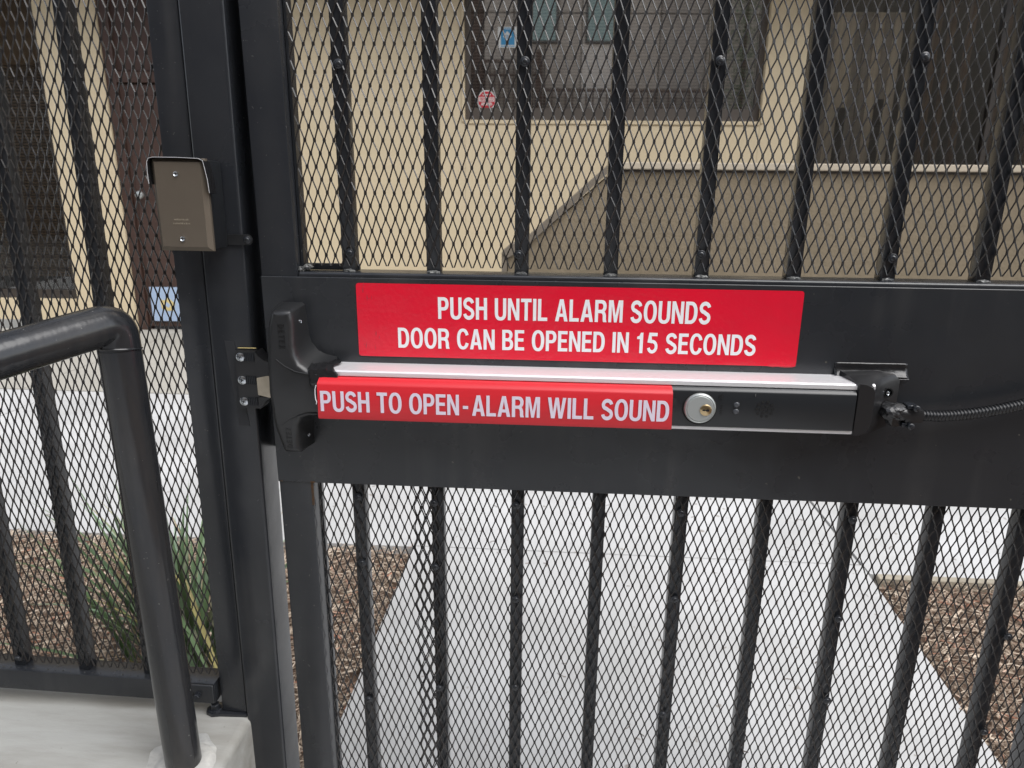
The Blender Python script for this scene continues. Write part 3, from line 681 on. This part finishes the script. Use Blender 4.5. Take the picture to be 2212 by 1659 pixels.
# ================================================================== GATE
ga = root('gate', (.49, .025, .06), 'black steel security gate with diamond mesh, vertical bars and solid centre plate', 'gate')
SL, SR_ = -.1160, -.0655
B().box(SL, SR_, 0, .050, .06, 2.05, .0030, 2).build('stile', 'paint', ga, True)
B().box(1.045, 1.095, 0, .050, .06, 2.05, .0030, 2).build('stile', 'paint', ga, True)
B().box(SR_+.0005, 1.0445, .0005, .0495, 1.1510, 1.2030, .0048, 4).build('middle_rail', 'paint', ga, True)
B().box(SR_+.0005, 1.0445, .0005, .0495, .9000, .9500, .0030, 2).build('lower_middle_rail', 'paint', ga, True)
B().box(SR_+.0005, 1.0445, .0005, .0495, 2.0, 2.05, .0030, 2).build('top_rail', 'paint', ga, True)
B().box(SR_+.0005, 1.0445, .0005, .0495, .06, .11, .0030, 2).build('bottom_rail', 'paint', ga, True)
pl_ = B().box(-.1155, 1.0945, -.0035, -.0003, .8925, 1.1965, .0007, 1).build('centre_plate', 'plate', ga)
# angle bead inside the stile that carries the mesh
B().box(SR_+.0003, SR_+.0045, .016, .0345, 1.2035, 2.0, .0008).box(SR_+.0003, SR_+.0030, .030, .0345, .11, .8995, .0008).build('edge_bead', 'paint', ga)
# second bead on the rail at far left behind the mesh
B().box(-.060, .0150, .026, .032, 1.2035, 1.2125, .001).build('rail_bead', 'paint', ga)
barU = B().box(-.0096, .0096, 0, .0192, 0, .7960, .0015, 2).mesh('bar', M['paint'], smooth=True)
barD = B().box(-.0096, .0096, 0, .0192, 0, .7890, .0015, 2).mesh('bar', M['paint'], smooth=True)
SP = .1208
for k in range(9):
    inst('bar', barU, ga, (k*SP+(.003 if k == 0 else 0), .0160, 1.2033)); inst('bar', barD, ga, (k*SP-.001, .0160, .1105))
expanded(-.0600, 1.040, 1.2085, 1.995, phase=(.0, .0), seed=1).build('mesh_screen', 'mesh', ga)
expanded(-.0600, .1245, .116, .8985, phase=(-.002, .004), seed=2).build('mesh_screen', 'mesh', ga)
expanded(.0816, 1.040, .1200, .8985, y=.0106, phase=(.0028, .0022), seed=3).build('mesh_screen', 'mesh', ga)
for x_, z_ in [(.004, 1.467), (.0062, 1.2283), (.2428, 1.469), (.2378, 1.2299), (.4843, 1.4695), (.4798, 1.2333), (.7272, 1.4728), (.7258, 1.2323),
               (-.001, .8648), (0, .7542), (-.001, .5031), (.115, .8608), (.115, .7538), (.1174, .5336), (.2381, .8616), (.2398, .7037), (.2408, .5436),
               (.481, .8605), (.4813, .7168), (.4776, .5084), (.7251, .8597), (.7267, .6969), (.7282, .551), (.974, .6802), (.9711, .5095)]:
    inst('screw', SCREW, ga, (x_, .0108 if z_ < 1 and x_ > .07 else .0122, z_), rot=(R(random.gauss(0, 3)), R(random.uniform(0, 80)), R(random.gauss(0, 3))))
# weld beads at the feet of the bars
for k in range(8):
    b = B(); rng = random.Random(30+k); bm = bmesh.new(); bmesh.ops.create_icosphere(bm, subdivisions=3, radius=1)
    for vtx in bm.verts:
        n_ = vtx.co.normalized(); f_ = 1+.25*math.sin(n_.x*7+k)*math.cos(n_.y*6+k*2)+.1*rng.uniform(-1, 1)
        vtx.co = Vector((n_.x*.0085*f_, n_.y*.0045*f_, n_.z*.0030*f_))+Vector((k*SP+(.003 if k == 0 else 0)+rng.uniform(-.001, .001), .0160, 1.2035))
    b.add([q.co[:] for q in bm.verts], [[q.index for q in f.verts] for f in bm.faces]); bm.free(); b.build('weld_bead', 'weld', ga, True)
for (x_, z_) in ((-.0620, 1.2050), (-.0530, 1.2085)):
    b = B(); bm = bmesh.new(); bmesh.ops.create_icosphere(bm, subdivisions=3, radius=1)
    for vtx in bm.verts:
        n_ = vtx.co.normalized(); f_ = 1+.3*math.sin(n_.x*9)*math.cos(n_.z*8); vtx.co = Vector((x_+n_.x*.0062*f_, .012+n_.y*.006*f_, z_+n_.z*.0042*f_))
    b.add([q.co[:] for q in bm.verts], [[q.index for q in f.verts] for f in bm.faces]); bm.free(); b.build('weld_bead', 'weld', ga, True)
# rust scab where the plate meets the lower stile
B().box(-.0670, -.0640, -.0012, .0008, .855, .8915).box(-.0665, -.060, -.0042, -.0036, .8928, .8948).build('rust_stain', 'rust', ga)
B().box(-.1120, -.1085, -.0042, -.0037, .8930, .8948).build('rust_spot', 'rust', ga)

# ================================================================== RED SIGN
sg = root('red_sign', (.315, -.0036, 1.088), 'long red sign with white words PUSH UNTIL ALARM SOUNDS on the gate plate', 'sign')
def rrect(x0, x1, z0, z1, r, n=6):
    out = []
    for cx, cz, a0 in ((x1-r, z1-r, 0), (x0+r, z1-r, 90), (x0+r, z0+r, 180), (x1-r, z0+r, 270)):
        out += [(cx+r*math.cos(R(a0+90*i/n)), cz+r*math.sin(R(a0+90*i/n))) for i in range(n+1)]
    return out
poly = rrect(.0172, .6135, 1.0882, 1.1898, .004)
B().prism(poly, -.0048, -.0036).build('sign_sheet', 'red_sign', sg)
lettering('PUSH UNTIL ALARM SOUNDS', 'lettering', 'white', sg, Matrix.Translation((.1298, -.0049, 1.1428)) @ Matrix.Rotation(R(-.1), 4, 'Y'), .3655, .0298, .0002)
lettering('DOOR CAN BE OPENED IN 15 SECONDS', 'lettering', 'white', sg, Matrix.Translation((.0733, -.0049, 1.1012)) @ Matrix.Rotation(R(-.1), 4, 'Y'), .4850, .0282, .0002)

rng = random.Random(77)
for i in range(12):
    x_ = rng.choice((rng.uniform(.021, .030), rng.uniform(.030, .052))); z_ = rng.choice((rng.uniform(1.095, 1.130), rng.uniform(1.165, 1.186))); L_s = rng.uniform(.002, .011); w_s = rng.uniform(.0003, .0009); a_ = rng.gauss(0, .35)
    B().prism([(x_, z_), (x_+w_s, z_+L_s*.4), (x_+L_s*math.sin(a_)*.5, z_+L_s), (x_-w_s*.8, z_+L_s*.45)], -.00486, -.0047).build('scuff', 'red_scuff', sg)
B().prism([(.5750, 1.0882), (.5830, 1.0868), (.5900, 1.0874), (.6000, 1.0866), (.6090, 1.0872), (.6140, 1.0890), (.6137, 1.0894), (.5750, 1.0889)], -.00478, -.0037).build('torn_corner', 'red_scuff', sg)

# ================================================================== EXIT DEVICE
ed = root('exit_device', (.32, -.004, 1.045), 'push bar exit device with red touch bar across the gate plate', 'exit device')
Yp = -.0036
def prof_x(poly, x0, x1): return B().loft([[(x0, y, z) for y, z in poly], [(x1, y, z) for y, z in poly]])
# aluminium channel: top shelf, lip, and lower flange
prof_x([(Yp, 1.0785), (-.0470, 1.0785), (-.0500, 1.0778), (-.0512, 1.0765), (-.0512, 1.0712), (-.0495, 1.0712), (-.0495, 1.0765), (Yp, 1.0768)], -.020, .7000).build('channel_top', 'alu', ed)
prof_x([(-.0515, 1.0772), (-.0528, 1.0765), (-.0528, 1.0715), (-.0515, 1.0708)], -.004, .6790).build('channel_lip', 'alu_lip', ed)
prof_x([(Yp, 1.0115), (-.0535, 1.0115), (-.0545, 1.0125), (-.0545, 1.0160), (-.0535, 1.0165), (Yp, 1.0140)], -.020, .6860).build('channel_bottom', 'alu_lip', ed)
prof_x([(Yp, 1.0766), (-.0480, 1.0764), (-.0480, 1.0150), (Yp, 1.0150)], -.030, .695).build('channel_core', 'plastic_dark', ed)
# black cover at the right
cv = prof_x([(-.0482, 1.0708), (-.0530, 1.0700), (-.0565, 1.0660), (-.0575, 1.0640), (-.0580, 1.0200), (-.0565, 1.0168), (-.0482, 1.0166)], .4435, .6760).build('bar_cover', 'cover', ed, True)
# red touch bar
rp = [(-.0484, 1.0702), (-.0560, 1.0702), (-.0600, 1.0690), (-.0670, 1.0645), (-.0682, 1.0620), (-.0688, 1.0180), (-.0675, 1.0150), (-.0640, 1.0138), (-.0484, 1.0138)]
ns = 14; rings = []
for i in range(ns+1):
    x = -.0240+(.4435+.0240)*i/ns; rings.append([(x-(.002 if i == ns and False else 0), y, z) for y, z in rp])
rings[0] = [(-.0240+(z-1.014)*.02, y, z) for y, z in rp]; rings[-1] = [(.4430+(.0012 if z < 1.02 else 0), y, z) for y, z in rp]
tb = B().loft(rings).build('touch_bar', 'red_bar', ed, True)
lettering('PUSH TO OPEN_-_ALARM WILL SOUND', 'lettering', 'lavender', tb, Matrix.Translation((-.0195, -.0690, 1.0262)) @ Matrix.Rotation(R(.02), 4, 'Y'), .4590, .0282, .0002, gap=.085)
# lock cylinder
cy = B().lathe([(.0205, -.056), (.0205, -.0600), (.0198, -.0620), (.0185, -.0628), (.0180, -.0622), (.0172, -.0622), (.0165, -.0630)], 48, 'y', (.4800, 0, 1.0428)).build('lock_cylinder', 'satin', ed, True)
B().lathe([(.0222, -.0575), (.0222, -.0586), (.0206, -.0590)], 48, 'y', (.4800, 0, 1.0425)).build('collar', 'hole', cy, True)
cr_ = B().lathe([(.0075, -.0630), (.0075, -.0640), (.0068, -.0646)], 32, 'y', (.4870, 0, 1.0415)).build('key_plug', 'brass', cy, True)
B().prism([(.4825, 1.0410), (.4825, 1.0424), (.4850, 1.0430), (.4868, 1.0422), (.4890, 1.0434), (.4915, 1.0426), (.4912, 1.0402), (.4880, 1.0400), (.4862, 1.0412), (.4850, 1.0406)], -.0650, -.0647).build('keyhole', 'hole', cy)
for zc in (1.0482, 1.0392):
    B().lathe([(.0038, -.0578), (.0038, -.0583), (.0030, -.0592), (.0012, -.0596)], 20, 'y', (.5268, 0, zc)).build('indicator_lamp', 'lamp_led', ed, True)
# sounder holes
b = B(); c = (.5630, 1.0436)
for rr, nn, ph in ((.0103, 10, 0), (.0052, 6, 10)):
    for i in range(nn):
        a = R(ph+360*i/nn); b.lathe([(.0020, -.0579), (.0020, -.05835)], 10, 'y', (c[0]+rr*math.cos(a), 0, c[1]+rr*math.sin(a)))
b.lathe([(.00135, -.0579), (.00135, -.05825)], 10, 'y', (c[0], 0, c[1])).build('sounder_holes', 'hole', cv)
mt = Matrix.Translation((.5052, -.0580, 1.0592)) @ Matrix.Rotation(R(90), 4, 'Y')
lettering('ON', 'moulded_word', 'plastic', cv, mt @ Matrix.Translation((-.003, 0, -.001)), .0060, .0046, .0004)
b = B()
for k in range(5): b.box(.5062, .5096, -.0585, -.0580, 1.0475-k*.0032, 1.0481-k*.0032)
b.build('moulded_marks', 'plastic', cv)
b = B().box(.5715-.0225, .5500, -.0584, -.0581, 1.0600, 1.0640).build('scuff', 'weld', cv)
b = B().box(.4440, .4500, -.0584, -.0581, 1.0440, 1.0545).build('window_tab', 'plastic', cv)

# head housing, lofted from plate to face
front = [(-.0865, 1.1556), (-.0825, 1.1582), (-.0610, 1.1582), (-.0573, 1.1545), (-.0566, 1.1400), (-.0578, 1.1100), (-.0560, 1.0985), (-.0500, 1.0868), (-.0400, 1.0800), (-.0300, 1.0768), (-.0180, 1.0760),
         (-.0180, 1.0128), (-.0310, 1.0125), (-.0440, 1.0118), (-.0535, 1.0080), (-.0580, .9990), (-.0590, .9740), (-.0575, .9610), (-.0610, .9570), (-.0800, .9566), (-.0845, .9600), (-.0905, .9800), (-.0950, 1.0000), (-.0972, 1.0450), (-.0968, 1.0900), (-.0925, 1.1350)]
back = [(-.0905, 1.1600), (-.0880, 1.1618), (-.0600, 1.1618), (-.0560, 1.1590), (-.0545, 1.1400), (-.0530, 1.1180), (-.0500, 1.1060), (-.0410, 1.0945), (-.0300, 1.0890), (-.0200, 1.0868), (-.0150, 1.0860),
        (-.0150, 1.0050), (-.0300, 1.0045), (-.0420, 1.0035), (-.0510, .9990), (-.0550, .9900), (-.0560, .9740), (-.0560, .9560), (-.0610, .9530), (-.0850, .9530), (-.0900, .9560), (-.0960, .9800), (-.1000, 1.0000), (-.1010, 1.0450), (-.1000, 1.0900), (-.0960, 1.1350)]
def lerp(a, c, t): return [(p[0]+(q[0]-p[0])*t, p[1]+(q[1]-p[1])*t) for p, q in zip(a, c)]
cen = (-.074, 1.05)
def shrink(poly, d):
    out = []; n = len(poly)
    for i, p in enumerate(poly):
        a = Vector(poly[i-1]); c_ = Vector(poly[(i+1) % n]); t = (c_-a).normalized(); nrm_ = Vector((t.y, -t.x))  # clockwise outline -> inward right-hand normal
        out.append((p[0]+nrm_.x*d, p[1]+nrm_.y*d))
    return out
rings = []
for y_, t_, sh in ((Yp, 0, 0), (-.006, .05, 0), (-.040, .92, 0), (-.0450, .97, .0008), (-.0480, 1, .0020), (-.0503, 1, .0038), (-.0518, 1, .0060), (-.0526, 1, .0090)):
    rr = lerp(back, front, t_); rr = shrink(rr, sh) if sh else rr
    rings.append([(x, y_+(-.004*math.exp(-((z-1.045)/.045)**2) if y_ < -.04 else 0), z) for x, z in rr])
hh = B().loft(rings[:-1]); 
# domed face: fan to keep the surface even
hh = B(); n = len(front)
vs = [p for r in rings for p in r]; fs = [(i*n+k, i*n+(k+1) % n, (i+1)*n+(k+1) % n, (i+1)*n+k) for i in range(len(rings)-1) for k in range(n)]
last = [(p[0], p[2]) for p in rings[-1]]; base_i = (len(rings)-1)*n
for tri in tessellate_polygon([[Vector((a, c, 0)) for a, c in last]]): fs.append(tuple(base_i+i for i in tri))
fs.append(tuple(range(n)))
hh.add(vs, fs); hs_ = hh.build('head_housing', 'plastic', ed, True)
# raised ridges running into the bar
for sgn in (1, -1):
    pts = [(-.082, 1.045+sgn*.047), (-.070, 1.045+sgn*.0375), (-.057, 1.045+sgn*.0315), (-.042, 1.045+sgn*.0285), (-.026, 1.045+sgn*.0275)]
    B().tube([(x, -.0543-(.0015 if abs(z-1.045) < .035 else 0), z) for x, z in pts], .0008, 6).build('ridge', 'plastic', hs_, True)
lettering('DETEX', 'moulded_word', 'moulded', hs_, Matrix.Translation((-.0765, -.0529, 1.1395)) @ Matrix.Rotation(R(-.9), 4, 'X') @ Matrix.Rotation(R(90), 4, 'Y'), .0330, .0085, .0005, gap=.26)
lettering('DETEX', 'moulded_word', 'moulded', hs_, Matrix.Translation((-.0690, -.0530, .9660)) @ Matrix.Rotation(R(1.3), 4, 'X') @ Matrix.Rotation(R(-90), 4, 'Y'), .0300, .0078, .0005, gap=.26)
for zc in (1.1390, .9760):
    o = inst('screw', SCREW_S, hs_, (-.0560, -.026, zc), rot=(0, 0, R(90)), scale=(.9, 1, .9))
# latch bolt
B().prism([(-.1285, 1.0545), (-.1140, 1.0580), (-.0960, 1.0580), (-.0960, 1.0250), (-.1140, 1.0265), (-.1285, 1.0300)], -.016, .006).build('latch_bolt', 'steel', ed)
B().lathe([(.011, 0), (.011, .004)], 24, 'x', (-.1075, -.004, 1.012)).build('deadlatch', 'brass', ed, True)
# right end cap
fr = [(.6765, 1.0800), (.6870, 1.0805), (.6960, 1.0770), (.7000, 1.0700), (.7010, 1.0260), (.6960, 1.0130), (.6880, 1.0100), (.6765, 1.0105)]
mid = [(.6740, 1.0835), (.6980, 1.0850), (.7140, 1.0820), (.7210, 1.0730), (.7230, 1.0250), (.7140, 1.0090), (.6960, 1.0070), (.6740, 1.0075)]
bk = [(.6720, 1.0850), (.7200, 1.0865), (.7400, 1.0830), (.7480, 1.0750), (.7480, 1.0250), (.7400, 1.0120), (.7100, 1.0030), (.6720, 1.0040)]
ec = B().loft([[(x, y_, z) for x, z in pp] for y_, pp in ((Yp, bk), (-.012, bk), (-.030, mid), (-.052, fr), (-.0565, shrink(fr, .0018)))]).build('end_cap', 'plastic_dark', ed, True)
B().lathe([(.0065, -.0225), (.0065, -.0300), (.0052, -.0300), (.0050, -.0245)], 20, 'y', (.7270, 0, 1.0625)).build('screw_well', 'hole', ec, True)
inst('screw', SCREW_S, ec, (.7262, -.0290, 1.0620), rot=(0, 0, R(25)))
# crumpled tape scraps wrapped at the housing neck
rng = random.Random(14); b = B(); nx_, nz_ = 12, 10
for i in range(nx_+1):
    for j in range(nz_+1):
        u_, w_ = i/nx_, j/nz_
        x = -.040+.036*u_+.010*(w_-.5)+rng.uniform(-.0006, .0006)
        # wraps from the top of the channel over its front edge
        s_ = w_*.075
        if s_ < .045: y_, z_ = Yp-.003-s_, 1.0815-.06*max(0, s_-.03)
        else: y_, z_ = -.0545-(s_-.045)*.15, 1.0790-(s_-.045)*.75
        k = rng.gauss(0, .0007)+.0018*math.sin(u_*9+w_*5)*(u_*.6+.3)
        b.v.append((x+(.004*math.sin(w_*11) if u_ > .9 else 0), y_-abs(k), z_+k*.8+.0012))
for i in range(nx_):
    for j in range(nz_): q = i*(nz_+1)+j; b.f.append((q, q+1, q+nz_+2, q+nz_+1))
tp = b.build('neck_tape', 'tape', ed, True); sm = tp.modifiers.new('thickness', 'SOLIDIFY'); sm.thickness = .0004
b = B(); pts = [(-.0240, -.0692, 1.0620), (-.0262, -.0680, 1.0560), (-.0268, -.0672, 1.0490), (-.0262, -.0678, 1.0420), (-.0250, -.0680, 1.0385), (-.0262, -.067, 1.0350)]
b.tube(pts, .0006, 6).build('torn_edge', 'white', ed)

# strip of tape over the end cap
tt = root('tape_strip', (.711, -.004, 1.095), 'curled strip of shiny black tape above the exit device end cap', 'tape')
b = B(); nx_, nz_ = 24, 8; rng = random.Random(6)
for i in range(nx_+1):
    for j in range(nz_+1):
        u_, w_ = i/nx_, j/nz_; x = .6645+.0935*u_+.002*w_*(u_-.3)
        zt = 1.0958+.0004*u_
        s_ = w_*.0205
        lift = max(0, (w_-.40))**1.2*.014*(1-.35*math.exp(-((u_-.42)/.25)**2))
        b.v.append((x, -.0040-lift-.0002*math.sin(u_*14), zt-s_+.1*lift-(.0012*math.sin(u_*23)*.25 if j == nz_ else 0)))
for i in range(nx_):
    for j in range(nz_): q = i*(nz_+1)+j; b.f.append((q, q+1, q+nz_+2, q+nz_+1))
o = b.build('strip', 'tape', tt, True); sm = o.modifiers.new('thickness', 'SOLIDIFY'); sm.thickness = .0004
B().tube([o.data.vertices[i*(nz_+1)+nz_].co+OFF[o.name] for i in range(nx_+1)], .00035, 5).build('torn_edge', 'tape_edge', tt)

# flexible conduit
cd = root('conduit', (.78, -.04, 1.037), 'black ribbed flexible conduit running right from the exit device', 'conduit')
def cat(p0, p1, p2, p3, t):
    return .5*((2*p1)+(-p0+p2)*t+(2*p0-5*p1+4*p2-p3)*t*t+(-p0+3*p1-3*p2+p3)*t**3)
ctrl = [Vector(p) for p in ((.745, -.036, 1.0370), (.765, -.036, 1.0352), (.800, -.035, 1.0345), (.850, -.034, 1.0415), (.900, -.032, 1.0535), (.96, -.028, 1.070), (1.03, -.016, 1.09), (1.08, -.006, 1.10))]
path = []
for i in range(1, len(ctrl)-2):
    for k in range(40): path.append(cat(ctrl[i-1], ctrl[i], ctrl[i+1], ctrl[i+2], k/40))
acc = 0; pts = [path[0]]; rad = [.0070]
L = 0; out = []; step = .00055
res = [path[0]]; d_acc = 0
for a, c in zip(path, path[1:]):
    seg = (c-a).length; pos = step-d_acc
    while pos < seg: res.append(a+(c-a)*(pos/seg)); pos += step
    d_acc = seg-(pos-step)
rad = [.0069+.00075*(1 if (i % 8) < 4 else -1)*(1 if (i % 8) not in (0, 3, 4, 7) else .55) for i in range(len(res))]
B().tube(res, .007, 14, radii=rad).build('ribbed_hose', 'plastic_dark', cd, True)
cn = B().tube([(.7250, -.028, 1.0400), (.7330, -.037, 1.0390), (.7430, -.040, 1.0375), (.7560, -.0385, 1.0360)], .009, 14, radii=[.0105, .0118, .0100, .0088]).box(.7450, .7680, -.0480, -.0270, 1.0270, 1.0450, .003, 2).build('connector', 'plastic_dark', cd, True)
for x_, z_ in ((.7555, 1.0478), (.7520, 1.0235)):
    c2 = B().lathe([(.0042, -.046), (.0042, -.0515), (.0030, -.0525)], 16, 'y', (x_, 0, z_)).lathe([(.0018, -.0526), (.0018, -.0529)], 8, 'y', (x_, 0, z_)).box(x_-.009, x_+.004, -.046, -.030, z_-.003, z_+.003, .001).build('clamp_screw', 'screwblk', cn, True)
b = B(); bm = bmesh.new(); bmesh.ops.create_icosphere(bm, subdivisions=3, radius=1)
for vtx in bm.verts:
    n_ = vtx.co.normalized(); f_ = 1+.14*math.sin(n_.x*4+n_.z*3)*math.cos(n_.z*4-n_.y*3); 
    vtx.co = Vector((.7330+n_.x*.0165*f_, -.0380+n_.y*.0130*f_, 1.0385+n_.z*.0125*f_-(.006 if n_.z < -.8 else 0)))
b.add([q.co[:] for q in bm.verts], [[q.index for q in f.verts] for f in bm.faces]); bm.free(); b.build('wrapped_tape', 'tape', cd, False)

# ================================================================== FLAX PLANT behind the fence
fx = root('flax_plant', (-.70, .66, -.01), 'clump of long strappy green leaves growing in the mulch behind the fence', 'plant')
rng = random.Random(17)
def leaf(L, w, lean, curl, az, base):
    b = B(); n = 9; d = Vector((math.cos(az), math.sin(az), 0)); s_ = Vector((-math.sin(az), math.cos(az), 0)); p = Vector(base); ang = lean
    prev = []
    vs = []
    for i in range(n+1):
        t = i/n; ww = w*(.45+.9*t if t < .35 else .765*(1-((t-.35)/.65)**1.8)+.02)
        dirv = d*math.sin(ang)+Vector((0, 0, math.cos(ang))); nn = d*math.cos(ang)-Vector((0, 0, math.sin(ang)))
        vs += [p-s_*ww/2+nn*ww*-.18, p-nn*ww*.0, p+s_*ww/2+nn*ww*-.18]
        p = p+dirv*L/n; ang += curl/n*(.4+1.2*t)
    fs = []
    for i in range(n):
        a = i*3; fs += [(a, a+1, a+4, a+3), (a+1, a+2, a+5, a+4)]
    return b.add(vs, fs)
for i in range(135):
    az = rng.uniform(0, 2*math.pi)
    if rng.random() < .35: az = rng.uniform(2.4, 3.9)
    rr = rng.random()**.6
    base = (-.70+rng.gauss(0, .055), .66+rng.gauss(0, .045), -.01)
    lean = .04+.75*rr*rng.random()+.03; curl = rng.uniform(.05, .9)*(.4+rr)
    L = rng.uniform(.42, .74)*(1-.22*rr); w_ = rng.uniform(.014, .028)
    o = leaf(L, w_, lean, curl, az, base).build('leaf', 'flax', fx, True)

# distant sky is the world sky; nothing more is built above
S.render.film_transparent = False
